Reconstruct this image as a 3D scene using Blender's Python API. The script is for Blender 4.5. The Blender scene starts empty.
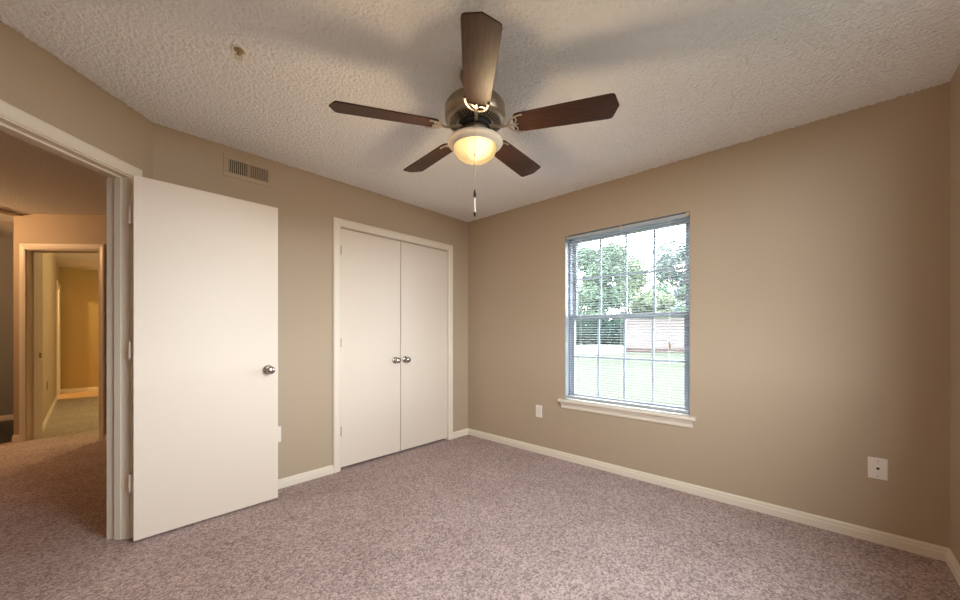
import bpy, bmesh, math, random
from mathutils import Matrix, Vector, noise
R = math.radians
SC = bpy.context.scene
COL = SC.collection
PI = math.pi

# ------------------------------------------------------------------ camera
H = 1.16
cam_d = bpy.data.cameras.new('camera')
cam = bpy.data.objects.new('camera', cam_d)
COL.objects.link(cam)
cam.location = (0, 0, H)
cam.rotation_euler = (R(90), 0, R(42.9 - 90))
cam_d.sensor_width = 36
cam_d.lens = 364.7 / 960 * 36
cam_d.shift_y = 33.2 / 960
cam_d.clip_start = .02
cam_d.clip_end = 500
SC.camera = cam

# ------------------------------------------------------------------ sky, sun, exposure
w = bpy.data.worlds.new('sky')
SC.world = w
w.use_nodes = True
bg = w.node_tree.nodes['Background']
bg.inputs[0].default_value = (.90, .945, 1.0, 1)
bg.inputs[1].default_value = 21.5

sd = bpy.data.lights.new('sun', 'SUN')
sd.energy = 9
sd.angle = R(2)
sd.color = (1, .95, .86)
sun = bpy.data.objects.new('sun', sd)
COL.objects.link(sun)
sun.rotation_euler = (R(48), 0, R(-112))      # from behind the house, towards the trees

def portal(loc, rot, sx, sy):
    d = bpy.data.lights.new('window_portal', 'AREA')
    d.shape = 'RECTANGLE'; d.size, d.size_y = sx, sy
    d.cycles.is_portal = True
    o = bpy.data.objects.new('window_portal', d); COL.objects.link(o)
    o.location = loc; o.rotation_euler = rot
portal((3.13, 1.196, 1.30), (0, R(90), 0), 1.52, 1.05)
portal((1.30, -.61, 1.63), (R(90), 0, 0), 1.3, 1.5)

vs = SC.view_settings
vs.view_transform = 'Standard'
vs.look = 'None'
vs.gamma = 1
vs.use_curve_mapping = False
vs.exposure = 0.1
SC.cycles.max_bounces = 14
SC.cycles.diffuse_bounces = 10
SC.cycles.transparent_max_bounces = 16
SC.cycles.sample_clamp_indirect = 6
SC.cycles.caustics_refractive = False

# ------------------------------------------------------------------ materials
def srgb(r, g, b):
    f = lambda c: c / 12.92 if c <= .04045 else ((c + .055) / 1.055) ** 2.4
    return (f(r / 255), f(g / 255), f(b / 255), 1)

def mat(name, col, rough=.6, metal=0, bump=None, var=None, spec=.5):
    """plain surface; bump = (scale, strength, distance, detail), var = (scale, second colour, low, high, stretch)"""
    m = bpy.data.materials.new(name)
    m.use_nodes = True
    nt = m.node_tree
    b = nt.nodes['Principled BSDF']
    b.inputs['Base Color'].default_value = col
    b.inputs['Roughness'].default_value = rough
    b.inputs['Metallic'].default_value = metal
    b.inputs['Specular IOR Level'].default_value = spec
    tc = nt.nodes.new('ShaderNodeTexCoord')
    if var:
        mp = nt.nodes.new('ShaderNodeMapping')
        mp.inputs['Scale'].default_value = var[4] if len(var) > 4 else (1, 1, 1)
        nz = nt.nodes.new('ShaderNodeTexNoise')
        nz.inputs['Scale'].default_value = var[0]
        nz.inputs['Detail'].default_value = 4
        rp = nt.nodes.new('ShaderNodeValToRGB')
        rp.color_ramp.elements[0].position = var[2]
        rp.color_ramp.elements[1].position = var[3]
        rp.color_ramp.elements[0].color = col
        rp.color_ramp.elements[1].color = var[1]
        nt.links.new(tc.outputs['Object'], mp.inputs['Vector'])
        nt.links.new(mp.outputs[0], nz.inputs['Vector'])
        nt.links.new(nz.outputs[0], rp.inputs[0])
        nt.links.new(rp.outputs[0], b.inputs['Base Color'])
    if bump:
        nz = nt.nodes.new('ShaderNodeTexNoise')
        nz.inputs['Scale'].default_value = bump[0]
        nz.inputs['Detail'].default_value = bump[3]
        bp = nt.nodes.new('ShaderNodeBump')
        bp.inputs['Strength'].default_value = bump[1]
        bp.inputs['Distance'].default_value = bump[2]
        nt.links.new(tc.outputs['Object'], nz.inputs['Vector'])
        nt.links.new(nz.outputs[0], bp.inputs['Height'])
        nt.links.new(bp.outputs[0], b.inputs['Normal'])
    return m

M = {}
M['wall'] = mat('tan_wall_paint', (.465, .366, .265, 1), .55, bump=(140, .12, .003, 3), spec=.3)
M['wall_ochre'] = mat('ochre_wall_paint', (.44, .32, .13, 1), .55, bump=(140, .12, .003, 3), spec=.3)
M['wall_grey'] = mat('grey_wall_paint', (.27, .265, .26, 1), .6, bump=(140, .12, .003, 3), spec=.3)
M['trim'] = mat('cream_trim_paint', (.79, .71, .60, 1), .4)
M['door'] = mat('cream_door_paint', (.76, .665, .57, 1), .42, bump=(30, .04, .002, 3))
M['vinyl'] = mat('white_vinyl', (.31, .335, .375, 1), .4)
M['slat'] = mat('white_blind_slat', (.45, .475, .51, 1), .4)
M['plate'] = mat('white_plastic_plate', (.84, .78, .72, 1), .35)
M['nickel'] = mat('brushed_nickel', (.46, .43, .40, 1), .22, 1)
M['brass'] = mat('aged_brass', (.42, .33, .20, 1), .35, 1)
M['bronze'] = mat('antique_bronze', (.36, .29, .21, 1), .42, 1, var=(18, (.35, .275, .2, 1), .4, .6))
M['pewter'] = mat('pale_pewter', (.68, .58, .46, 1), .3, 1)
M['pan'] = mat('champagne_pan', (.72, .64, .54, 1), .45, .2)
M['dark'] = mat('dark_cavity', (.02, .018, .016, 1), .8)
M['blade'] = mat('dark_walnut', (.032, .015, .010, 1), .4, spec=.12, bump=(60, .06, .001, 3), var=(9, (.068, .031, .019, 1), .35, .65, (1, 14, 14)))
M['chain'] = mat('pale_brass_chain', (.75, .66, .5, 1), .3, .8)
M['cord'] = mat('white_cord', (.8, .78, .72, 1), .6)
M['wood_floor'] = mat('light_oak_floor', (.62, .42, .22, 1), .4, var=(6, (.5, .32, .16, 1), .4, .6, (1, 9, 1)))
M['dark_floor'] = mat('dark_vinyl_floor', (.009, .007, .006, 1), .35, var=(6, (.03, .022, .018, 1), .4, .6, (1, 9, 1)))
M['closet'] = mat('closet_inside_paint', (.4, .35, .28, 1), .7)

def ceiling_mat():
    m = mat('popcorn_ceiling', (.92, .915, .91, 1), .9, spec=.1)
    nt = m.node_tree
    b = nt.nodes['Principled BSDF']
    tc = nt.nodes.new('ShaderNodeTexCoord')
    n1 = nt.nodes.new('ShaderNodeTexNoise'); n1.inputs['Scale'].default_value = 62; n1.inputs['Detail'].default_value = 3; n1.inputs['Roughness'].default_value = .6
    v = nt.nodes.new('ShaderNodeTexVoronoi'); v.inputs['Scale'].default_value = 75
    ma = nt.nodes.new('ShaderNodeMath'); ma.operation = 'SUBTRACT'
    nt.links.new(tc.outputs['Object'], n1.inputs['Vector'])
    nt.links.new(tc.outputs['Object'], v.inputs['Vector'])
    nt.links.new(n1.outputs[0], ma.inputs[0])
    sc = nt.nodes.new('ShaderNodeMath'); sc.operation = 'MULTIPLY'; sc.inputs[1].default_value = .45
    nt.links.new(v.outputs['Distance'], sc.inputs[0])
    nt.links.new(sc.outputs[0], ma.inputs[1])
    bp = nt.nodes.new('ShaderNodeBump'); bp.inputs['Strength'].default_value = .9; bp.inputs['Distance'].default_value = .02
    bp.inputs['Strength'].default_value = .6
    nt.links.new(ma.outputs[0], bp.inputs['Height'])
    nt.links.new(bp.outputs[0], b.inputs['Normal'])
    return m
M['ceiling'] = ceiling_mat()

def carpet_mat(name, c1, c2):
    m = mat(name, c1, .95, spec=.05)
    nt = m.node_tree
    b = nt.nodes['Principled BSDF']
    tc = nt.nodes.new('ShaderNodeTexCoord')
    n1 = nt.nodes.new('ShaderNodeTexVoronoi'); n1.inputs['Scale'].default_value = 112
    sp = nt.nodes.new('ShaderNodeSeparateColor'); nt.links.new(n1.outputs['Color'], sp.inputs[0])
    n2 = nt.nodes.new('ShaderNodeTexNoise'); n2.inputs['Scale'].default_value = 3.2; n2.inputs['Detail'].default_value = 5
    for n in (n1, n2): nt.links.new(tc.outputs['Object'], n.inputs['Vector'])
    rp = nt.nodes.new('ShaderNodeValToRGB')
    rp.color_ramp.elements[0].position = .05; rp.color_ramp.elements[1].position = .95
    rp.color_ramp.elements[0].color = c2; rp.color_ramp.elements[1].color = c1
    nt.links.new(sp.outputs[0], rp.inputs[0])
    mx = nt.nodes.new('ShaderNodeMix'); mx.data_type = 'RGBA'; mx.blend_type = 'MULTIPLY'
    mx.inputs['Factor'].default_value = 1
    rp2 = nt.nodes.new('ShaderNodeValToRGB')
    rp2.color_ramp.elements[0].position = .35; rp2.color_ramp.elements[1].position = .65
    rp2.color_ramp.elements[0].color = (.90, .885, .875, 1); rp2.color_ramp.elements[1].color = (1, 1, 1, 1)
    nt.links.new(n2.outputs[0], rp2.inputs[0])
    nt.links.new(rp.outputs[0], mx.inputs['A']); nt.links.new(rp2.outputs[0], mx.inputs['B'])
    nt.links.new(mx.outputs['Result'], b.inputs['Base Color'])
    bp = nt.nodes.new('ShaderNodeBump'); bp.inputs['Strength'].default_value = .5; bp.inputs['Distance'].default_value = .006; bp.invert = True
    nt.links.new(n1.outputs[0], bp.inputs['Height']); nt.links.new(bp.outputs[0], b.inputs['Normal'])
    return m
M['carpet'] = carpet_mat('taupe_carpet', (.62, .49, .475, 1), (.285, .218, .208, 1))
M['carpet_far'] = carpet_mat('grey_carpet', (.54, .45, .37, 1), (.32, .265, .22, 1))

def glass_mat():
    m = bpy.data.materials.new('window_glass'); m.use_nodes = True
    nt = m.node_tree; nt.nodes.clear()
    o = nt.nodes.new('ShaderNodeOutputMaterial'); mx = nt.nodes.new('ShaderNodeMixShader')
    t = nt.nodes.new('ShaderNodeBsdfTransparent'); g = nt.nodes.new('ShaderNodeBsdfGlossy')
    t.inputs[0].default_value = (.96, .98, .97, 1); g.inputs['Roughness'].default_value = .02
    mx.inputs[0].default_value = .04
    nt.links.new(t.outputs[0], mx.inputs[1]); nt.links.new(g.outputs[0], mx.inputs[2]); nt.links.new(mx.outputs[0], o.inputs[0])
    return m
M['glass'] = glass_mat()

def lit_glass(name, em, strength, bulbs=()):
    """lit frosted glass: glows all over and most where a bulb sits close behind it"""
    m = bpy.data.materials.new(name); m.use_nodes = True
    nt = m.node_tree
    b = nt.nodes['Principled BSDF']
    b.inputs['Base Color'].default_value = (.002, .002, .0015, 1); b.inputs['Roughness'].default_value = .5; b.inputs['Specular IOR Level'].default_value = .02
    b.inputs['Emission Color'].default_value = em; b.inputs['Emission Strength'].default_value = strength
    if bulbs:
        tc = nt.nodes.new('ShaderNodeTexCoord')
        tot = None
        for (p, amp, rad) in bulbs:
            d = nt.nodes.new('ShaderNodeVectorMath'); d.operation = 'DISTANCE'; d.inputs[1].default_value = p
            nt.links.new(tc.outputs['Object'], d.inputs[0])
            r = nt.nodes.new('ShaderNodeMapRange'); r.interpolation_type = 'SMOOTHSTEP'
            r.inputs['From Min'].default_value = .02; r.inputs['From Max'].default_value = rad
            r.inputs['To Min'].default_value = amp; r.inputs['To Max'].default_value = 0
            nt.links.new(d.outputs['Value'], r.inputs['Value'])
            a = nt.nodes.new('ShaderNodeMath'); a.operation = 'ADD'; a.inputs[1].default_value = strength
            nt.links.new(r.outputs[0], a.inputs[0])
            if tot: nt.links.new(tot.outputs[0], a.inputs[1])
            tot = a
        nt.links.new(tot.outputs[0], b.inputs['Emission Strength'])
    return m
M['bowl'] = lit_glass('lit_frosted_glass', (1, .66, .27, 1), .82, [((-.0345, -.0630, -.383), 2.2, .085), ((-.078, -.012, -.378), .5, .07)])
M['globe'] = lit_glass('lit_globe_glass', (1, .62, .28, 1), 1.5)

def leaf_mat(name, c):
    m = bpy.data.materials.new(name); m.use_nodes = True
    nt = m.node_tree; nt.nodes.clear()
    o = nt.nodes.new('ShaderNodeOutputMaterial'); mx = nt.nodes.new('ShaderNodeMixShader'); mx.inputs[0].default_value = .35
    d = nt.nodes.new('ShaderNodeBsdfDiffuse'); t = nt.nodes.new('ShaderNodeBsdfTranslucent')
    tc = nt.nodes.new('ShaderNodeTexCoord'); nz = nt.nodes.new('ShaderNodeTexNoise'); nz.inputs['Scale'].default_value = 1.1
    rp = nt.nodes.new('ShaderNodeValToRGB'); rp.color_ramp.elements[0].position = .35; rp.color_ramp.elements[1].position = .65
    rp.color_ramp.elements[0].color = tuple(x * .6 for x in c) + (1,); rp.color_ramp.elements[1].color = c + (1,)
    nt.links.new(tc.outputs['Object'], nz.inputs['Vector']); nt.links.new(nz.outputs[0], rp.inputs[0])
    nt.links.new(rp.outputs[0], d.inputs[0]); nt.links.new(rp.outputs[0], t.inputs[0])
    nt.links.new(d.outputs[0], mx.inputs[1]); nt.links.new(t.outputs[0], mx.inputs[2]); nt.links.new(mx.outputs[0], o.inputs[0])
    return m
M['leaf_a'] = leaf_mat('mid_green_leaves', (0.1320, 0.1895, 0.1320))
M['leaf_b'] = leaf_mat('pale_green_leaves', (0.1940, 0.2378, 0.1499))
M['leaf_c'] = leaf_mat('blue_green_leaves', (0.1584, 0.2070, 0.1940))
M['leaf_h'] = leaf_mat('dark_hedge_leaves', (0.0397, 0.0661, 0.0574))
M['bark'] = mat('brown_bark', (.04, .03, .022, 1), .9, bump=(12, .6, .03, 3))
M['lawn'] = mat('lawn_grass', (0.0266, 0.0325, 0.0222, 1), .95, bump=(30, .6, .03, 3), var=(2.5, (0.0341, 0.0392, 0.0281, 1), .35, .65), spec=.05)
M['path'] = mat('pale_concrete', (0.0806, 0.0756, 0.0706, 1), .9, bump=(40, .2, .01, 3))
M['fence'] = mat('pale_pink_fence_paint', (0.0766, 0.0650, 0.0640, 1), .8, bump=(8, .1, .01, 2))
M['brick'] = mat('red_brown_brick', (0.0292, 0.0144, 0.0118, 1), .9, bump=(20, .3, .01, 2))

# ------------------------------------------------------------------ helpers
class MB:
    def __init__(s): s.bm = bmesh.new()
    def box(s, x0, x1, y0, y1, z0, z1, mx=None):
        vs_ = [Vector((x, y, z)) for x in (x0, x1) for y in (y0, y1) for z in (z0, z1)]
        if mx is not None: vs_ = [mx @ v for v in vs_]
        v = [s.bm.verts.new(p) for p in vs_]
        for f in ((0, 1, 3, 2), (4, 6, 7, 5), (0, 4, 5, 1), (2, 3, 7, 6), (0, 2, 6, 4), (1, 5, 7, 3)):
            s.bm.faces.new([v[i] for i in f])
        return s
    def loft(s, rings, closed_ends=True, closed_ring=True):
        vr = [[s.bm.verts.new(p) for p in r] for r in rings]
        n = len(vr[0])
        for a, b in zip(vr, vr[1:]):
            for i in range(n if closed_ring else n - 1):
                j = (i + 1) % n
                s.bm.faces.new((a[i], a[j], b[j], b[i]))
        if closed_ends and closed_ring:
            s.bm.faces.new(vr[0][::-1]); s.bm.faces.new(vr[-1])
        return s
    def prism(s, poly, z0, z1, mx=None):
        r = [[Vector((x, y, z)) for x, y in poly] for z in (z0, z1)]
        if mx is not None: r = [[mx @ p for p in q] for q in r]
        return s.loft(r)
    def lathe(s, prof, n=32, mx=None):
        rings = []
        for r, z in prof:
            ring = [Vector((max(r, 1e-5) * math.cos(2 * PI * k / n), max(r, 1e-5) * math.sin(2 * PI * k / n), z)) for k in range(n)]
            if mx is not None: ring = [mx @ p for p in ring]
            rings.append(ring)
        return s.loft(rings, closed_ends=True)
    def tube(s, pts, r, n=8, flat=1):
        pts = [Vector(p) for p in pts]
        rings = []
        for i, p in enumerate(pts):
            t = (pts[min(i + 1, len(pts) - 1)] - pts[max(i - 1, 0)]).normalized()
            up = Vector((0, 0, 1)) if abs(t.z) < .9 else Vector((1, 0, 0))
            a = t.cross(up).normalized(); b = a.cross(t).normalized()
            rr = r[i] if isinstance(r, (list, tuple)) else r
            rings.append([p + a * rr * math.cos(2 * PI * k / n) + b * rr * flat * math.sin(2 * PI * k / n) for k in range(n)])
        return s.loft(rings)
    def mould(s, x0, x1, prof, m0=0, m1=0):
        """profile (y out of the wall, z) run along local x; m0/m1: mitre per unit of y"""
        return s.loft([[Vector((x0 + m0 * y, y, z)) for y, z in prof], [Vector((x1 + m1 * y, y, z)) for y, z in prof]])
    def surround(s, xa, xb, zt, prof, z0=0):
        """U-shaped mitred moulding round an opening; prof = (width outwards, y)"""
        return s.loft([[Vector((xa - q, y, z0)) for q, y in prof], [Vector((xa - q, y, zt + q)) for q, y in prof],
                       [Vector((xb + q, y, zt + q)) for q, y in prof], [Vector((xb + q, y, z0)) for q, y in prof]])
    def build(s, name, m, parent=None, smooth=False, bevel=0):
        bmesh.ops.recalc_face_normals(s.bm, faces=s.bm.faces[:])
        me = bpy.data.meshes.new(name); s.bm.to_mesh(me); s.bm.free()
        me.materials.append(m)
        o = bpy.data.objects.new(name, me); COL.objects.link(o)
        if parent: o.parent = parent
        if smooth:
            for p in me.polygons: p.use_smooth = True
            me.set_sharp_from_angle(angle=R(40))
        if bevel:
            b = o.modifiers.new('bevel', 'BEVEL'); b.width = bevel; b.segments = 2; b.limit_method = 'ANGLE'
        return o

def tag(o, label, cat, group=None, kind=None):
    o['label'] = label; o['category'] = cat
    if group: o['group'] = group
    if kind: o['kind'] = kind
    return o
def empty(name, loc, rz=0):
    o = bpy.data.objects.new(name, None); COL.objects.link(o)
    o.location = loc; o.rotation_euler = (0, 0, rz); o.empty_display_size = .1
    return o
def uv(u, v): return ((u - v) / math.sqrt(2), (u + v) / math.sqrt(2))
TOP = 2.44
def place(o, p, q):
    """local x runs from p to q, local y points into the room (left of p->q)"""
    o.location = (p[0], p[1], 0); o.rotation_euler = (0, 0, math.atan2(q[1] - p[1], q[0] - p[0]))
def wall(name, p, q, label, m='wall', t=.12, e0=0, e1=0, holes=()):
    L = math.hypot(q[0] - p[0], q[1] - p[1])
    b = MB()
    xs = -e0
    for (a, c, z0, z1) in sorted(holes):
        b.box(xs, a, -t, 0, -.05, TOP + .02)
        if z0 > 0: b.box(a, c, -t, 0, -.05, z0)
        b.box(a, c, -t, 0, z1, TOP + .02)
        xs = c
    b.box(xs, L + e1, -t, 0, -.05, TOP + .02)
    o = b.build(name, M[m]); place(o, p, q)
    return tag(o, label, 'wall', kind='structure')
BASE = [(0, 0), (.015, 0), (.015, .040), (.011, .046), (.0105, .058), (.004, .068), (0, .068)]
def baseboard(name, p, q, label, spans, m0=0, m1=0):
    b = MB()
    for i, (a, c) in enumerate(spans): b.mould(a, c, BASE, m0 if i == 0 else 0, m1 if i == len(spans) - 1 else 0)
    o = b.build(name, M['trim']); place(o, p, q)
    return tag(o, label, 'baseboard', kind='structure')
CASE = [(0, 0), (0, .010), (.006, .013), (.012, .011), (.016, .013), (.045, .017), (.056, .016), (.062, .011), (.062, 0)]

# ------------------------------------------------------------------ floors and ceiling
def slab(name, poly, m, label, cat, z0=-.06, z1=0):
    return tag(MB().prism(poly, z0, z1).build(name, M[m]), label, cat, kind='structure')
slab('floor', [(-.7, -.7), (3.2, -.7), (3.2, 3.9), (1.9, 3.997), uv(4.17, 4.87), (-4.6, 2.287), (-4.6, 2.1), (-.7, 2.1)], 'carpet',
     'speckled taupe carpet covering the bedroom and the hall outside its door', 'carpet floor')
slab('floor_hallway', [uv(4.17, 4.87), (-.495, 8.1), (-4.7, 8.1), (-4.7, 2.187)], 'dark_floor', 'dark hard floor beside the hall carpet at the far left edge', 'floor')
slab('floor_far_room', [uv(4.17, 4.87), (1.9, 3.997), (3.2, 3.997), (3.2, 9.75), (-.495, 9.75)], 'carpet_far', 'greyish carpet of the room beyond the hall doorway', 'carpet floor')
slab('floor_far_end', [(-2.2, 9.1), (-.495, 9.1), (-.495, 9.75), (3.2, 9.75), (3.2, 11.1), (-2.2, 11.1)], 'wood_floor', 'brightly lit strip of light wood floor at the end of the far room', 'floor')
cb = MB().prism([(-4.8, -.8), (3.3, -.8), (3.3, 11.1), (-4.8, 11.1)], TOP + .001, TOP + .15)
g = .0068
gx, gy = int(3.56 / g), int(3.52 / g)
rows = []
for i in range(gx + 1):
    row = []
    for j in range(gy + 1):
        x, y = -.55 + i * g, -.53 + j * g
        if y - x > 2.74: row.append(None); continue
        h = noise.noise((x * 74, y * 74, 0)) + .55 * noise.noise((x * 140, y * 140, 5))
        row.append(cb.bm.verts.new((x, y, TOP - .0005 - 0.008 * max(0, min(1, .40 + .9 * h)))))
    rows.append(row)
for i in range(gx):
    for j in range(gy):
        q = (rows[i][j], rows[i][j + 1], rows[i + 1][j + 1], rows[i + 1][j])
        if None not in q: cb.bm.faces.new(q).smooth = True
tag(cb.build('ceiling', M['ceiling']), 'white popcorn textured ceiling', 'ceiling', kind='structure')

# ------------------------------------------------------------------ walls
NE, NW = (2.98, 2.957), (.271, 2.957)
SW, SE, WD = (-.52, -.487), (2.98, -.487), (-.52, 2.166)
s2 = math.sqrt(2)
wall('wall_north', NE, NW, 'tan wall holding the white closet doors', holes=[(.2965, 1.5435, 0, 2.068)], e0=.1)
wall('wall_east', SE, NE, 'tan wall with the window and blind', t=.15, e0=.12, e1=1.4, holes=[(.686 + .487, 1.705 + .487, .53, 2.05)])
wall('wall_south', SW, SE, 'narrow sliver of tan wall at the right edge', e0=.12, e1=.12, holes=[(1.17, 2.47, .88, 2.38)])
wall('wall_west', WD, SW, 'tan wall behind the camera at the left', e0=.05)
D0, D1 = NW, WD
wall('wall_diagonal', D0, D1, 'tan diagonal wall around the open bedroom doorway', t=.125, e0=.11, e1=.05, holes=[(.137, .918, 0, 2.058)])
HW0, HW1 = uv(4.1, 1.9), uv(4.1, 4.866)
wall('wall_hall', HW0, HW1, 'orange lit hall wall around the second doorway', t=.14, holes=[(3.981 - 1.9 - .018, 4.727 - 1.9 + .018, 0, 2.072)])
o = MB().box(-3.2, 0, -.10, 0, 2.42, TOP + .02).build('trim_7', M['wall']); place(o, uv(4.1, 4.885), uv(4.6, 4.885)); tag(o, 'slim ceiling beam between the hall and the dark floored hallway', 'beam', kind='structure')
wall('wall_hall_side', uv(2.3, 2.03), uv(4.2, 2.03), 'hall wall behind the closet')
wall('wall_hallway_south', (-4.5, 2.2), (-.58, 2.2), 'hallway wall behind the bedroom')
wall('wall_hallway_west', (-4.5, 7.93), (-4.5, 2.2), 'hallway wall far at the left', e0=.12, e1=.12)
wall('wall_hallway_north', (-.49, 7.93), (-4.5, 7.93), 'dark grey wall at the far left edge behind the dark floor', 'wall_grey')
wall('wall_far_room_west', (-.37, 10.78), (-.37, 6.40), 'pale receding side wall inside the second doorway', e0=.12, holes=[(.22, .93, 0, 2.05)])
wall('wall_far_room_north', (3.0, 10.78), (-.37, 10.78), 'ochre lit end wall seen through the second doorway', 'wall_ochre', e0=.12, e1=.12)
wall('wall_far_room_east', (3.0, 4.24), (3.0, 10.78), 'side wall of the far room out of view')
wall('wall_far_room_south', (1.5, 4.24), (3.1, 4.24), 'near wall of the far room out of view')
wall('wall_bath_west', (-2, 10.9), (-2, 9.2), 'end wall of the lit side room', e0=.12, e1=.12)
wall('wall_bath_south', (-2, 9.2), (-.49, 9.2), 'near wall of the lit side room')
wall('wall_bath_north', (-.45, 10.9), (-2, 10.9), 'far wall of the lit side room')
wall('wall_closet_back', (2.98, 3.7), (1.2, 3.7), 'back wall inside the closet', 'closet', e1=.1)
wall('wall_closet_side', (1.2, 3.7), (1.2, 3.07), 'side wall inside the closet', 'closet')

# baseboards
baseboard('baseboard_north', NE, NW, 'cream baseboard either side of the closet', [(0, .25), (1.59, 2.706)], 0, 0)
baseboard('baseboard_east', SE, NE, 'long cream baseboard under the window', [(0, 3.451)])
baseboard('baseboard_south', SW, SE, 'cream baseboard at the lower right edge', [(0, 3.5)])
baseboard('baseboard_west', WD, SW, 'cream baseboard behind the camera', [(0, 2.66)])
baseboard('baseboard_diagonal', D0, D1, 'short cream baseboards beside the bedroom doorway', [(0, .087), (.98, 1.119)])
baseboard('baseboard_hall', HW0, HW1, 'short baseboards beside the hall doorway', [(.13, 2.015), (2.88, 2.966)])
baseboard('baseboard_hallway', (-.49, 7.93), (-4.5, 7.93), 'pale baseboard under the dark grey wall', [(0, 4.0)])
baseboard('baseboard_far_room', (-.37, 10.78), (-.37, 6.40), 'pale baseboard running back along the far room side wall', [(0, .16), (1.0, 4.38)])
baseboard('baseboard_far_end', (3.0, 10.78), (-.37, 10.78), 'baseboard under the ochre end wall', [(0, 3.37)])

# ------------------------------------------------------------------ door frames (trim)
def frame(name, p, q, xa, xb, zt, t, label, stop=(-.040, -.076), back=False, strike=None):
    e = empty(name, (0, 0, 0)); place(e, p, q)
    MB().surround(xa - .006, xb + .006, zt + .006, CASE).build('casing', M['trim'], e)
    if back:
        MB().surround(xa - .006, xb + .006, zt + .006, [(k, -t - y) for k, y in CASE]).build('casing', M['trim'], e)
    MB().surround(xa, xb, zt, [(0, -t), (0, 0), (.018, 0), (.018, -t)]).build('jamb', M['trim'], e)
    if stop:
        MB().surround(xa + .011, xb - .011, zt - .011, [(0, stop[1]), (0, stop[0]), (.011, stop[0]), (.011, stop[1])]).build('door_stop', M['trim'], e, bevel=.002)
    return tag(e, label, 'door frame', kind='structure')
frame('trim_1', D0, D1, .155, .900, 2.040, .125, 'cream frame of the open bedroom doorway')
frame('trim_2', NE, NW, .3145, 1.5255, 2.056, .12, 'cream frame around the closet doors', stop=(-.046, -.07))
t3 = frame('trim_3', HW0, HW1, 3.981 - 1.9, 4.727 - 1.9, 2.054, .14, 'orange lit frame of the second doorway across the hall', stop=(-.05, -.10), back=True)
sp = MB().box(4.727 - 1.9 - .0025, 4.727 - 1.9, -.135, -.102, .885, .945).build('strike_plate', M['nickel'], t3)
sp['label'] = 'small metal strike plate'
t4 = empty('trim_4', (0, 0, 0)); place(t4, (-.37, 10.78), (-.37, 6.40))
MB().surround(.22, .93, 2.03, CASE).build('casing', M['trim'], t4)
MB().surround(.238, .912, 2.032, [(0, -.12), (0, 0), (.018, 0), (.018, -.12)]).build('jamb', M['trim'], t4)
tag(t4, 'bright narrow door frame at the far end of the side wall', 'door frame', kind='structure')

# ------------------------------------------------------------------ door hardware
RY = Matrix.Rotation(R(-90), 4, 'X')       # lathe axis z -> local +y
def knob(parent, x, y, z, s=1, name='door_knob'):
    """s = +1: stands out along local +y, -1 along local -y"""
    mx = Matrix.Translation((x, y, z)) @ (Matrix.Rotation(R(-90 * s), 4, 'X'))
    k = MB().lathe([(.016, .012), (.012, .018), (.0115, .030), (.017, .036), (.0255, .044), (.028, .053), (.026, .061), (.019, .067), (.008, .0695), (0, .07)], 28, mx).build(name, M['nickel'], parent, smooth=True)
    MB().lathe([(0, 0), (.032, 0), (.032, .004), (.027, .010), (.016, .0125), (0, .0125)], 28, mx).build('rosette', M['nickel'], k, smooth=True)
    return k

# bedroom door, standing open along the closet wall
bd = empty('door_1', (.172, 2.765, 0), 0)
MB().box(0, .733, 0, .035, .013, 2.033).build('door_panel', M['door'], bd, bevel=.0015)
knob(bd, .670, 0, .910, -1); knob(bd, .670, .035, .910, 1)
MB().box(.733, .7345, .006, .029, .885, .935).build('latch_plate', M['nickel'], bd)
MB().box(.7345, .741, .011, .024, .902, .918).build('latch', M['nickel'], bd)
for z in (1.817, 1.066, .326):
    h = MB()
    a, b_ = Vector((-.0125, .083, 0)), Vector((-.001, .031, 0))
    d = (b_ - a); L = d.length; ang = math.atan2(d.y, d.x)
    mx = Matrix.Translation((a.x, a.y, z)) @ Matrix.Rotation(ang, 4, 'Z')
    h.box(0, L, -.0015, .0015, -.045, .045, mx)
    h.lathe([(0, -.047), (.006, -.047), (.006, .047), (0, .047)], 12, Matrix.Translation((-.012, .043, z)))
    h.build('hinge', M['trim'], bd, smooth=True)
tag(bd, 'plain cream slab bedroom door standing wide open in front of the closet wall', 'door', kind='structure')

# closet doors
def closet_door(name, x0, x1, xk, xh, label):
    e = empty(name, (0, 0, 0)); place(e, NE, NW)
    MB().box(x0, x1, -.040, -.005, .023, 2.049).build('door_panel', M['door'], e, bevel=.0015)
    knob(e, xk, -.005, .903, 1)
    s = 1 if xh > (x0 + x1) / 2 else -1
    for z in (1.86, 1.08, .33):
        h = MB().lathe([(0, -.038), (.0055, -.038), (.0055, .038), (0, .038)], 12, Matrix.Translation((xh, .001, z))).box(xh - .006, xh + .006, -.006, -.001, -.036 + z, .036 + z).build('hinge', M['brass' if s > 0 else 'trim'], e, smooth=True)
    return tag(e, label, 'door', kind='structure')
# local x runs from the window corner towards the left: small x = right door
closet_door('door_2', .923, 1.5225, .983, 1.524, 'left plain cream closet door with round metal knob')
closet_door('door_3', .3175, .917, .867, .316, 'right plain cream closet door nearest the window wall')

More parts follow.
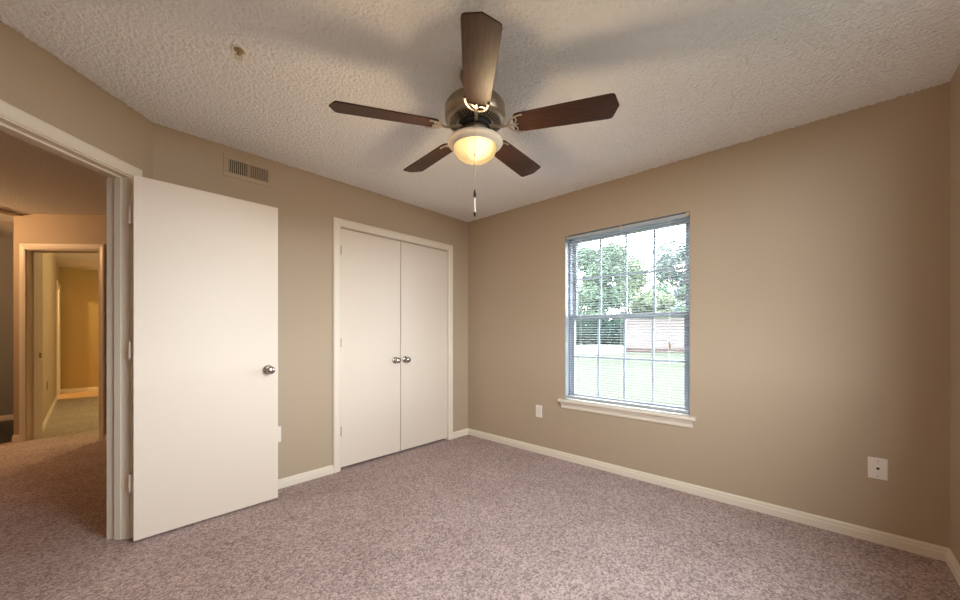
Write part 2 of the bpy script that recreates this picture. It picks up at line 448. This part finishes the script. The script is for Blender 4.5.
# ------------------------------------------------------------------ window
we = empty('window_1', (0, 0, 0)); place(we, SE, NE)        # local x = y + .494, local y = -(x - 2.98)
Y = lambda y: y + .487
ya, yb = Y(.686), Y(1.705)
za, zb = .53, 2.05
f = MB()
f.box(ya, ya + .022, -.15, -.062, za, zb); f.box(yb - .022, yb, -.15, -.062, za, zb)
f.box(ya, yb, -.15, -.062, zb - .022, zb); f.box(ya, yb, -.15, -.062, za, za + .04)
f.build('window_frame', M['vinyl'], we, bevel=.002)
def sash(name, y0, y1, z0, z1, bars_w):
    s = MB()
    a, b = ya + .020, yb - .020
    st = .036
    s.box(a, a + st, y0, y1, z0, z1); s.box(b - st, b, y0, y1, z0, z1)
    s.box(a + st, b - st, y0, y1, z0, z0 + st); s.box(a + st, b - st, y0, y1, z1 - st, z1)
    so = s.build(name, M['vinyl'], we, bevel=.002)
    m = MB(); ym = (y0 + y1) / 2
    ga, gb, gz0, gz1 = a + st, b - st, z0 + st, z1 - st
    for k in (1, 2, 3):
        x = ga + (gb - ga) * k / 4
        m.box(x - .008, x + .008, ym - .008, ym + .008, gz0, gz1)
    zm = (gz0 + gz1) / 2
    m.box(ga, gb, ym - .0075, ym + .0075, zm - .008, zm + .008)
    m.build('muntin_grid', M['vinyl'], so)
    MB().box(ga - .005, gb + .005, ym - .002, ym + .002, gz0 - .005, gz1 + .005).build('glass_pane', M['glass'], so)
sash('upper_sash', -.142, -.112, 1.285, 2.03, .016)
sash('lower_sash', -.104, -.074, .568, 1.325, .016)
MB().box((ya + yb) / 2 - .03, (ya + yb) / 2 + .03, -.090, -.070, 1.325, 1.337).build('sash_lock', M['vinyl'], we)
tag(we, 'white double hung window with grid muntins looking onto the garden', 'window', kind='structure')
w2 = empty('fill_window', (0, 0, 0)); place(w2, SW, SE)  # added window behind the camera, only there to let in fill daylight
f = MB()
for (a, c, z0, z1) in ((1.17, 1.22, .88, 2.38), (2.42, 2.47, .88, 2.38), (1.22, 2.42, .88, .93), (1.22, 2.42, 2.33, 2.38), (1.22, 2.42, 1.615, 1.655)):
    f.box(a, c, -.09, -.04, z0, z1)
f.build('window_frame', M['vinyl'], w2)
MB().box(1.21, 2.43, -.067, -.063, .92, 2.34).build('glass_pane', M['glass'], w2)
tag(w2, 'added unseen window behind the camera letting in fill daylight', 'window', kind='structure')
# white jamb liner on the left reveal and the sill
ts = empty('trim_5', (0, 0, 0)); place(ts, SE, NE)
s0, s1 = Y(.645), Y(1.76)
st = [(-.062, .531), (.036, .531), (.042, .536), (.042, .550), (.036, .556), (-.062, .556)]
b = MB(); b.mould(ya, yb, [(-.062, .5305), (0, .5305), (0, .556), (-.062, .556)]); b.mould(s0, s1, [(0.0005, .531), (.036, .531), (.042, .536), (.042, .550), (.036, .556), (0.0005, .556)])
b.build('stool', M['trim'], ts)
MB().mould(s0 + .022, s1 - .022, [(0, .472), (.008, .472), (.014, .482), (.014, .5), (.02, .512), (.026, .531), (0, .531)]).build('apron', M['trim'], ts)
tag(ts, 'cream window sill with moulded apron below the blind', 'window sill', kind='structure')
tl = empty('trim_6', (0, 0, 0)); place(tl, SE, NE)
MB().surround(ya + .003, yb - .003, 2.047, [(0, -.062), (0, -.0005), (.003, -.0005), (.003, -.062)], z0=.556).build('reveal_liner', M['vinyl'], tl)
tag(tl, 'white lining of the window recess behind the blind', 'window lining', kind='structure')

# blind
bl = empty('window_blind', (2.98, 1.196, 2.045), R(90))
bx = .5005
LZ = lambda z: z - 2.045
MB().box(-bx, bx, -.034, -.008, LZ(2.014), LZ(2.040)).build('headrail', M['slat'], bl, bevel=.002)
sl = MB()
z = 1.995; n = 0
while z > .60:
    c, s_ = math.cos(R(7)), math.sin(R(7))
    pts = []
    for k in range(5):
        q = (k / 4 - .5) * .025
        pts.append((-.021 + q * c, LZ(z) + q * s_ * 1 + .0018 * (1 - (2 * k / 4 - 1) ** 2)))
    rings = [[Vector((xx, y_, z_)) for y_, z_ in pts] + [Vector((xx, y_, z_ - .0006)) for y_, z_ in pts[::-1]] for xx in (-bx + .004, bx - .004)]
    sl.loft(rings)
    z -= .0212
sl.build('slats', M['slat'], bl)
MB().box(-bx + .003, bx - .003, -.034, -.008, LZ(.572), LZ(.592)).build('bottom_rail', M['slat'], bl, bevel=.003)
for y in (1.56, 1.196, .83):
    c = MB()
    for yy in (-.0345, -.0078): c.tube([(y - 1.196, yy, LZ(2.016)), (y - 1.196, yy, LZ(.59))], .0008, 5)
    c.build('ladder_cord', M['cord'], bl)
wd = MB().tube([(1.5825 - 1.196, -.004, LZ(2.012)), (1.5825 - 1.196, -.003, LZ(1.31))], .0036, 8).build('tilt_wand', M['slat'], bl)
lc = MB().tube([(.821 - 1.196, -.0045, LZ(2.016)), (.821 - 1.196, -.004, LZ(1.09))], .0012, 6).build('lift_cord', M['cord'], bl)
MB().lathe([(0, -.055), (.007, -.052), (.008, -.03), (.004, 0), (0, .002)], 12, Matrix.Translation((.821 - 1.196, -.004, LZ(1.095)))).build('tassel', M['bronze'], lc, smooth=True)
for y in (-bx + .008, 0, bx - .008):
    MB().box(y - .009, y + .009, -.037, -.005, LZ(2.033), LZ(2.046)).box(y - .009, y + .009, -.006, -.0035, LZ(2.018), LZ(2.046)).build('bracket', M['pewter'], bl, bevel=.001)
tag(bl, 'white horizontal slat blind hanging lowered in the window', 'window blind')

# ------------------------------------------------------------------ wall plates, vent, sprinkler
def plate_profile(bm_, hw, hh):
    bm_.box(-hw, hw, 0, .003, -hh, hh)
    bm_.box(-hw + .003, hw - .003, .003, .006, -hh + .003, hh - .003)
def duplex(loc, rz, label, m='plate'):
    e = empty('wall_outlet', loc, rz)
    b = MB(); plate_profile(b, .036, .058); b.build('cover_plate', M[m], e, bevel=.001)
    for zz in (.0195, -.0195):
        r = MB().prism([(.0165 * math.cos(a) , max(-.0125, min(.0125, .0165 * math.sin(a)))) for a in [2 * PI * k / 20 for k in range(20)]], .006, .0075, Matrix.Translation((0, 0, zz)) @ Matrix.Rotation(R(-90), 4, 'X')).build('receptacle', M[m], e)
        s = MB()
        for xx in (-.0065, .0065): s.box(xx - .0012, xx + .0012, .0074, .0079, zz - .002, zz + .006)
        s.build('socket_slots', M['dark'], r)
    MB().lathe([(0, 0), (.003, 0), (.0025, .001), (0, .001)], 10, Matrix.Translation((0, .006, 0)) @ RY).build('screw', M['nickel'], e)
    return tag(e, label, 'outlet')
duplex((2.98, 1.988, .404), R(90), 'white duplex outlet on the tan wall left of the window')
duplex((.952, 2.957, .405), R(180), 'white outlet peeking out past the edge of the open door')
duplex((-.37, 7.58, .46), R(-90), 'small dark outlet on the side wall inside the second doorway', 'bronze')
e = empty('cable_plate', (2.98, -.239, .411), R(90))
b = MB(); plate_profile(b, .038, .0585); b.build('cover_plate', M['plate'], e, bevel=.001)
MB().lathe([(0, 0), (.0065, 0), (.0065, .0035), (.004, .004), (0, .004)], 14, Matrix.Translation((0, .006, .001)) @ RY).build('coaxial_jack', M['dark'], e)
for zz in (.042, -.042):
    MB().lathe([(0, 0), (.0032, 0), (.0026, .0012), (0, .0012)], 10, Matrix.Translation((0, .006, zz)) @ RY).build('screw', M['bronze'], e)
tag(e, 'white wall plate with a dark centre jack low on the right', 'cable wall plate')

ve = empty('air_vent', (.774, 2.957, 2.308), R(180))     # local x = -(X - .774)
b = MB()
hw, hh = .149, .0765
b.box(-hw, hw, 0, .006, .043, hh); b.box(-hw, hw, 0, .006, -hh, -.045); b.box(hw - .032, hw, 0, .006, -.045, .043); b.box(-hw, -hw + .024, 0, .006, -.045, .043)
b.box(-.008, .003, 0, .006, -.045, .043)
b.build('vent_frame', M['wall'], ve, bevel=.002)
MB().box(-hw + .02, hw - .03, .0004, .001, -.047, .045).build('duct_opening', M['dark'], ve)
for (a, c, tilt) in ((.003, hw - .032, 38), (-hw + .024, -.008, -38)):
    b = MB(); nf = 10
    for k in range(nf):
        x = a + (c - a) * (k + .5) / nf
        mx = Matrix.Translation((x, .0035, 0)) @ Matrix.Rotation(R(tilt), 4, 'Z')
        b.box(-.0042, .0042, -.0006, .0006, -.045, .043, mx)
    b.build('louvre_bank', M['wall'], ve)
for x, z in ((-hw + .011, .0), (hw - .012, .0)):
    MB().lathe([(0, 0), (.0035, 0), (.003, .0012), (0, .0012)], 10, Matrix.Translation((x, .006, z)) @ RY).build('screw', M['bronze'], ve)
tag(ve, 'tan painted louvred air vent high on the wall above the open door', 'air vent')

se = empty('fire_sprinkler', (.464, 1.913, TOP))
MB().lathe([(0, 0), (.036, 0), (.036, -.002), (.033, -.006), (.026, -.009), (.024, -.006), (0, -.006)], 28).build('escutcheon', M['plate'], se, smooth=True)
MB().lathe([(0, -.005), (.020, -.005), (.020, -.0085), (.014, -.012), (0, -.012)], 24).build('dark_cup', M['brass'], se, smooth=True)
MB().lathe([(0, -.012), (.009, -.012), (.009, -.026), (.006, -.030), (0, -.030)], 16).build('sprinkler_body', M['brass'], se, smooth=True)
fr = MB()
for s in (-1, 1): fr.tube([(s * .008, 0, -.024), (s * .013, 0, -.031), (s * .011, 0, -.038), (s * .002, 0, -.043)], .0022, 8)
fr.build('sprinkler_frame', M['brass'], se, smooth=True)
MB().lathe([(0, -.042), (.012, -.042), (.013, -.044), (0, -.044)], 18).build('deflector', M['pewter'], se)
tag(se, 'small metal fire sprinkler head on the ceiling at upper left', 'sprinkler')

# ------------------------------------------------------------------ ceiling fan
FX, FY = 1.3065, 1.2468
fe = empty('ceiling_fan', (FX, FY, TOP))
FZ = lambda z: z - TOP
P = lambda pr: [(r, FZ(z)) for r, z in pr]
MB().lathe(P([(0, 2.44), (.074, 2.44), (.076, 2.428), (.070, 2.405), (.052, 2.378), (.028, 2.362), (0, 2.362)]), 40).build('canopy', M['bronze'], fe, smooth=True)
MB().lathe(P([(0, 2.37), (.013, 2.37), (.013, 2.29), (0, 2.29)]), 16).build('downrod', M['bronze'], fe, smooth=True)
mo = MB().lathe(P([(0, 2.318), (.030, 2.318), (.045, 2.305), (.105, 2.300), (.138, 2.290), (.147, 2.276), (.149, 2.235), (.147, 2.212), (.139, 2.203), (.128, 2.200), (.088, 2.190), (.084, 2.196), (0, 2.196)]), 56).build('motor_housing', M['bronze'], fe, smooth=True)
sl = MB()
for k in range(48):
    a = 2 * PI * k / 48
    mx = Matrix.Rotation(a, 4, 'Z') @ Matrix.Translation((.109, 0, FZ(2.1952))) @ Matrix.Rotation(R(-14), 4, 'Y')
    sl.box(-.017, .017, -.0032, .0032, -.001, .001, mx)
sl.build('cooling_slots', M['dark'], mo)
MB().lathe(P([(0, 2.197), (.080, 2.197), (.080, 2.193), (.074, 2.186), (.074, 2.172), (.064, 2.170), (0, 2.170)]), 40).build('flywheel', M['dark'], fe, smooth=True)
MB().lathe(P([(0, 2.174), (.060, 2.174), (.066, 2.166), (.066, 2.128), (.060, 2.112), (0, 2.112)]), 40).build('switch_housing', M['bronze'], fe, smooth=True)
PH = -2.34654
def blade(k):
    a = PH + k * 2 * PI / 5
    ro = Matrix.Rotation(R(-13), 4, 'X')
    b = MB()
    out = [(.192, -.030), (.196, -.046), (.207, -.055), (.225, -.0575), (.42, -.0640), (.631, -.0695), (.643, -.067), (.650, -.058), (.660, -.030), (.671, 0),
           (.660, .030), (.650, .058), (.643, .067), (.631, .0695), (.42, .0640), (.225, .0575), (.207, .055), (.196, .046), (.192, .030)]
    b.prism(out, -.003, .003, ro)
    bo = b.build('blade', M['blade'], fe, bevel=.0012)
    bo.location = (0, 0, FZ(2.167)); bo.rotation_euler = (0, -(-.007, .012, .030, .022, -.027)[k] / .66, a)      # the blades sag a little differently
    q = MB()
    zb_ = -.0085
    T = lambda x, y, z=zb_: ro @ Vector((x, y, z))
    q.tube([Vector((.062, 0, .012)), Vector((.10, 0, .003)), Vector((.135, 0, -.008)), T(.168, 0), T(.185, 0)], [.0095, .009, .0075, .0085, .008], 10, .6)
    arc = []
    for j in range(17):
        t = -1 + 2 * j / 16
        arc.append(T(.170 + .070 * abs(t) ** 1.9, .052 * math.sin(t * PI / 2) * 1.0))
    q.tube(arc, [.0045 + .0035 * (1 - abs(-1 + 2 * j / 16)) + (.002 if j in (0, 16) else 0) for j in range(17)], 8, .55)
    for sgn in (-1, 1):
        q.tube([T(.186, 0), T(.200, sgn * .010), T(.209, sgn * .022), T(.207, sgn * .040)], .0042, 8, .6)
    q.tube([T(.180, 0), T(.205, 0), T(.216, 0)], [.006, .005, .003], 8, .6)
    q.build('blade_iron', M['pewter'], bo, smooth=True)
for k in range(5): blade(k)
# light kit
MB().lathe(P([(0, 2.118), (.075, 2.118), (.118, 2.113), (.134, 2.107), (.137, 2.100), (.133, 2.094), (.120, 2.088), (.113, 2.080), (.1085, 2.076), (.105, 2.080), (.100, 2.098), (0, 2.100)]), 56).build('light_pan', M['pan'], fe, smooth=True)
bw = MB()
prof = P([(.1045, 2.0885), (.1055, 2.078), (.104, 2.064), (.0985, 2.050), (.088, 2.037), (.072, 2.025), (.05, 2.016), (.025, 2.011), (.0005, 2.010)])
n = 48
bw.loft([[Vector((r * math.cos(2 * PI * k / n), r * math.sin(2 * PI * k / n), zz)) for k in range(n)] for r, zz in prof], closed_ends=False)
bw.build('glass_bowl', M['bowl'], fe, smooth=True)
fwv = Vector((.7325, .6807, 0))
ld = bpy.data.lights.new('bowl_light', 'POINT'); ld.energy = 13; ld.color = (1, .73, .43); ld.shadow_soft_size = .055
lo = bpy.data.objects.new('bowl_light', ld); COL.objects.link(lo); lo.parent = fe; lo.location = (0, 0, FZ(1.966))
# pull chain on the near side
cx, cy = -fwv.x * .100, -fwv.y * .100
pc = MB()
pts = [(cx * .66, cy * .66, FZ(2.122)), (cx * 1.36, cy * 1.36, FZ(2.121)), (cx * 1.40, cy * 1.40, FZ(2.09)), (cx * 1.40, cy * 1.40, FZ(1.812))]
pc.tube(pts, .0011, 6)
zz = 2.085
while zz > 1.817:
    pc.lathe([(0, -.0019), (.0019, 0), (0, .0019)], 6, Matrix.Translation((cx * 1.40, cy * 1.40, FZ(zz)))); zz -= .006
pco = pc.build('pull_chain', M['chain'], fe, smooth=True)
A_ = Matrix.Translation((cx * 1.40, cy * 1.40, 0))
MB().lathe(P([(0, 1.817), (.0022, 1.817), (.0045, 1.807), (.0065, 1.794), (.006, 1.784), (.003, 1.778), (0, 1.778)]), 16, A_).build('dark_fob', M['dark'], pco, smooth=True)
MB().lathe(P([(0, 1.980), (.0024, 1.979), (.003, 1.972), (.0024, 1.966), (0, 1.965)]), 12, A_).build('chain_connector', M['brass'], pco, smooth=True)
MB().lathe(P([(0, 1.778), (.0045, 1.778), (.0036, 1.712), (0, 1.712)]), 12, A_).build('pull_rod', M['cord'], pco, smooth=True)
MB().lathe(P([(0, 1.714), (.0042, 1.713), (.0052, 1.704), (.0035, 1.694), (0, 1.692)]), 12, A_).build('pull_tip', M['dark'], pco, smooth=True)
tag(fe, 'five blade dark wood ceiling fan with lit frosted glass bowl light', 'ceiling fan')

# ------------------------------------------------------------------ lamps of the rooms beyond
def dome_lamp(x, y, power, col, label, drop=-.13):
    e = empty('ceiling_lamp', (x, y, TOP))
    MB().lathe([(0, 0), (.12, 0), (.12, -.02), (.10, -.03), (0, -.03)], 32).build('lamp_base', M['pewter'], e, smooth=True)
    b = MB(); pr = [(.105, -.03), (.108, -.05), (.095, -.085), (.06, -.108), (.0005, -.115)]
    b.loft([[Vector((q * math.cos(2 * PI * k / 32), q * math.sin(2 * PI * k / 32), z)) for k in range(32)] for q, z in pr], closed_ends=False)
    b.build('glass_shade', M['globe'], e, smooth=True)
    ld = bpy.data.lights.new('lamp_light', 'POINT'); ld.energy = power; ld.color = col; ld.shadow_soft_size = .05
    lo = bpy.data.objects.new('lamp_light', ld); COL.objects.link(lo); lo.parent = e; lo.location = (0, 0, drop)
    return tag(e, label, 'ceiling lamp')
dome_lamp(-1.55, 6.1, 80, (1, .58, .27), 'round glass ceiling lamp in the hallway left of the second doorway')
dome_lamp(1.4, 7.6, 120, (1, .78, .36), 'round glass ceiling lamp in the far room')
dome_lamp(-1.1, 10.1, 120, (1, .62, .26), 'round glass ceiling lamp in the lit side room')

# ------------------------------------------------------------------ garden outside the window
F2 = Vector((math.cos(R(42.9)), math.sin(R(42.9)))); R2 = Vector((math.sin(R(42.9)), -math.cos(R(42.9))))
def W(px, d):
    v = F2 * d + R2 * ((px - 480) / 364.7 * d)
    return v.x, v.y
GZ = -.3
o = MB().box(-60, 140, -80, 120, GZ - .2, GZ).build('lawn', M['lawn']); tag(o, 'mown green lawn outside the window', 'lawn', kind='structure')
o = MB().prism([W(480, 25), W(624, 25.5), W(627, 29), W(627, 44), W(480, 44)], GZ, GZ + .03).build('garden_path', M['path']); tag(o, 'pale bright paving between the lawn and the dark hedge', 'paving', kind='structure')
# long pale wall with a brick base
p, q = Vector(W(626, 28.3)), Vector(W(800, 27.5))
e = empty('garden_wall', (p.x, p.y, GZ), math.atan2(q.y - p.y, q.x - p.x)); L = (q - p).length
b = MB(); x = 0
while x < L - .05:
    b.box(x + .006, min(x + .9, L) - .006, -.06, .06, .32, 2.55); x += .9
b.box(0, L, -.04, .04, .32, 2.54); b.build('wall_panels', M['fence'], e)
MB().box(-.04, L + .04, -.12, .12, 0, .32).build('brick_base', M['brick'], e)
MB().box(-.05, L + .05, -.1, .1, 2.55, 2.62).build('coping', M['fence'], e)
tag(e, 'long pale pinkish wall with a dark red base beyond the lawn', 'garden wall')

def foliage(rng, blobs, n, size):
    b = MB(); bm_ = b.bm
    for i in range(n):
        c, r = rng.choice(blobs)
        while True:
            v = Vector((rng.uniform(-1, 1), rng.uniform(-1, 1), rng.uniform(-1, 1)))
            if .1 < v.length < 1: break
        v = v.normalized() * (v.length ** .4)
        pnt = Vector(c) + Vector((v.x * r[0], v.y * r[1], v.z * r[2]))
        nrm = (v + Vector((rng.uniform(-.8, .8), rng.uniform(-.8, .8), rng.uniform(-.5, .9)))).normalized()
        a = nrm.orthogonal().normalized(); a = Matrix.Rotation(rng.uniform(0, 6.28), 3, nrm) @ a
        c2 = nrm.cross(a); s = size * rng.uniform(.6, 1.3)
        vv = [bm_.verts.new(pnt + a * s), bm_.verts.new(pnt + c2 * s * .55 + nrm * s * .15), bm_.verts.new(pnt - a * s), bm_.verts.new(pnt - c2 * s * .55 + nrm * s * .15)]
        bm_.faces.new(vv)
    return b
def tree(px, d, h, wid, m, label, seed, n=9000, leaf=.32):
    rng = random.Random(seed)
    x, y = W(px, d)
    e = empty('garden_tree', (x, y, GZ))
    tr = MB(); tr.tube([(0, 0, 0), (.1, 0, h * .3), (.0, .1, h * .55), (.05, 0, h * .8)], [.035 * h * .6, .028 * h * .6, .02 * h * .6, .008 * h * .6], 10)
    for k in range(5):
        a = k * 1.256 + rng.uniform(-.3, .3); zb = h * rng.uniform(.3, .5)
        tr.tube([(0, 0, zb), (math.cos(a) * wid * .25, math.sin(a) * wid * .25, zb + h * .12), (math.cos(a) * wid * .42, math.sin(a) * wid * .42, zb + h * .28)], [.012 * h * .6, .009 * h * .6, .004 * h * .6], 7)
    tr.build('trunk', M['bark'], e, smooth=True)
    blobs = []
    for k in range(16):
        a = rng.uniform(0, 6.28); rr = wid * .5 * rng.uniform(.15, .75); t = rng.uniform(.07, .92)
        s = wid * .5 * rng.uniform(.32, .55)
        blobs.append(((math.cos(a) * rr * (1.15 - t * .6), math.sin(a) * rr * (1.15 - t * .6), h * t), (s, s, s * .8)))
    foliage(rng, blobs, n, leaf).build('crown', M[m], e)
    return tag(e, label, 'tree', 'trees beyond the lawn')
tree(560, 62, 18, 11, 'leaf_a', 'leftmost broad tree behind the dark hedge', 1)
tree(600, 51, 13.8, 8.5, 'leaf_a', 'mid green tree behind the hedge in the left window panes', 2)
tree(628, 84, 20, 12, 'leaf_b', 'lower pale green tree above the middle of the meeting rail', 3)
tree(655, 50, 7.0, 6.5, 'leaf_b', 'short pale tree just above the garden wall', 4)
tree(682, 64, 18.5, 11, 'leaf_c', 'tall bluish tree in the right window panes', 5)
tree(660, 100, 19, 12, 'leaf_a', 'tall tree between the pale tree and the bluish tree', 7)
tree(716, 50, 11.0, 9, 'leaf_a', 'rightmost tree beyond the garden wall', 6)
rng = random.Random(9)
p, q = Vector(W(540, 45)), Vector(W(630, 46.5))
e = empty('hedge', (p.x, p.y, GZ), math.atan2(q.y - p.y, q.x - p.x)); L = (q - p).length
blobs = [((L * (k + .5) / 9, rng.uniform(-.2, .2), 1.7 + rng.uniform(-.1, .15)), (L / 12, 1.0, 1.75)) for k in range(9)]
foliage(rng, blobs, 12000, .2).build('hedge_leaves', M['leaf_h'], e)
for k in range(9): MB().tube([(L * (k + .5) / 9, 0, 0), (L * (k + .5) / 9, .05, 1.8)], [.09, .05], 7).build('stem', M['bark'], e)
tag(e, 'dense dark green hedge at the left behind the lower sash', 'hedge')
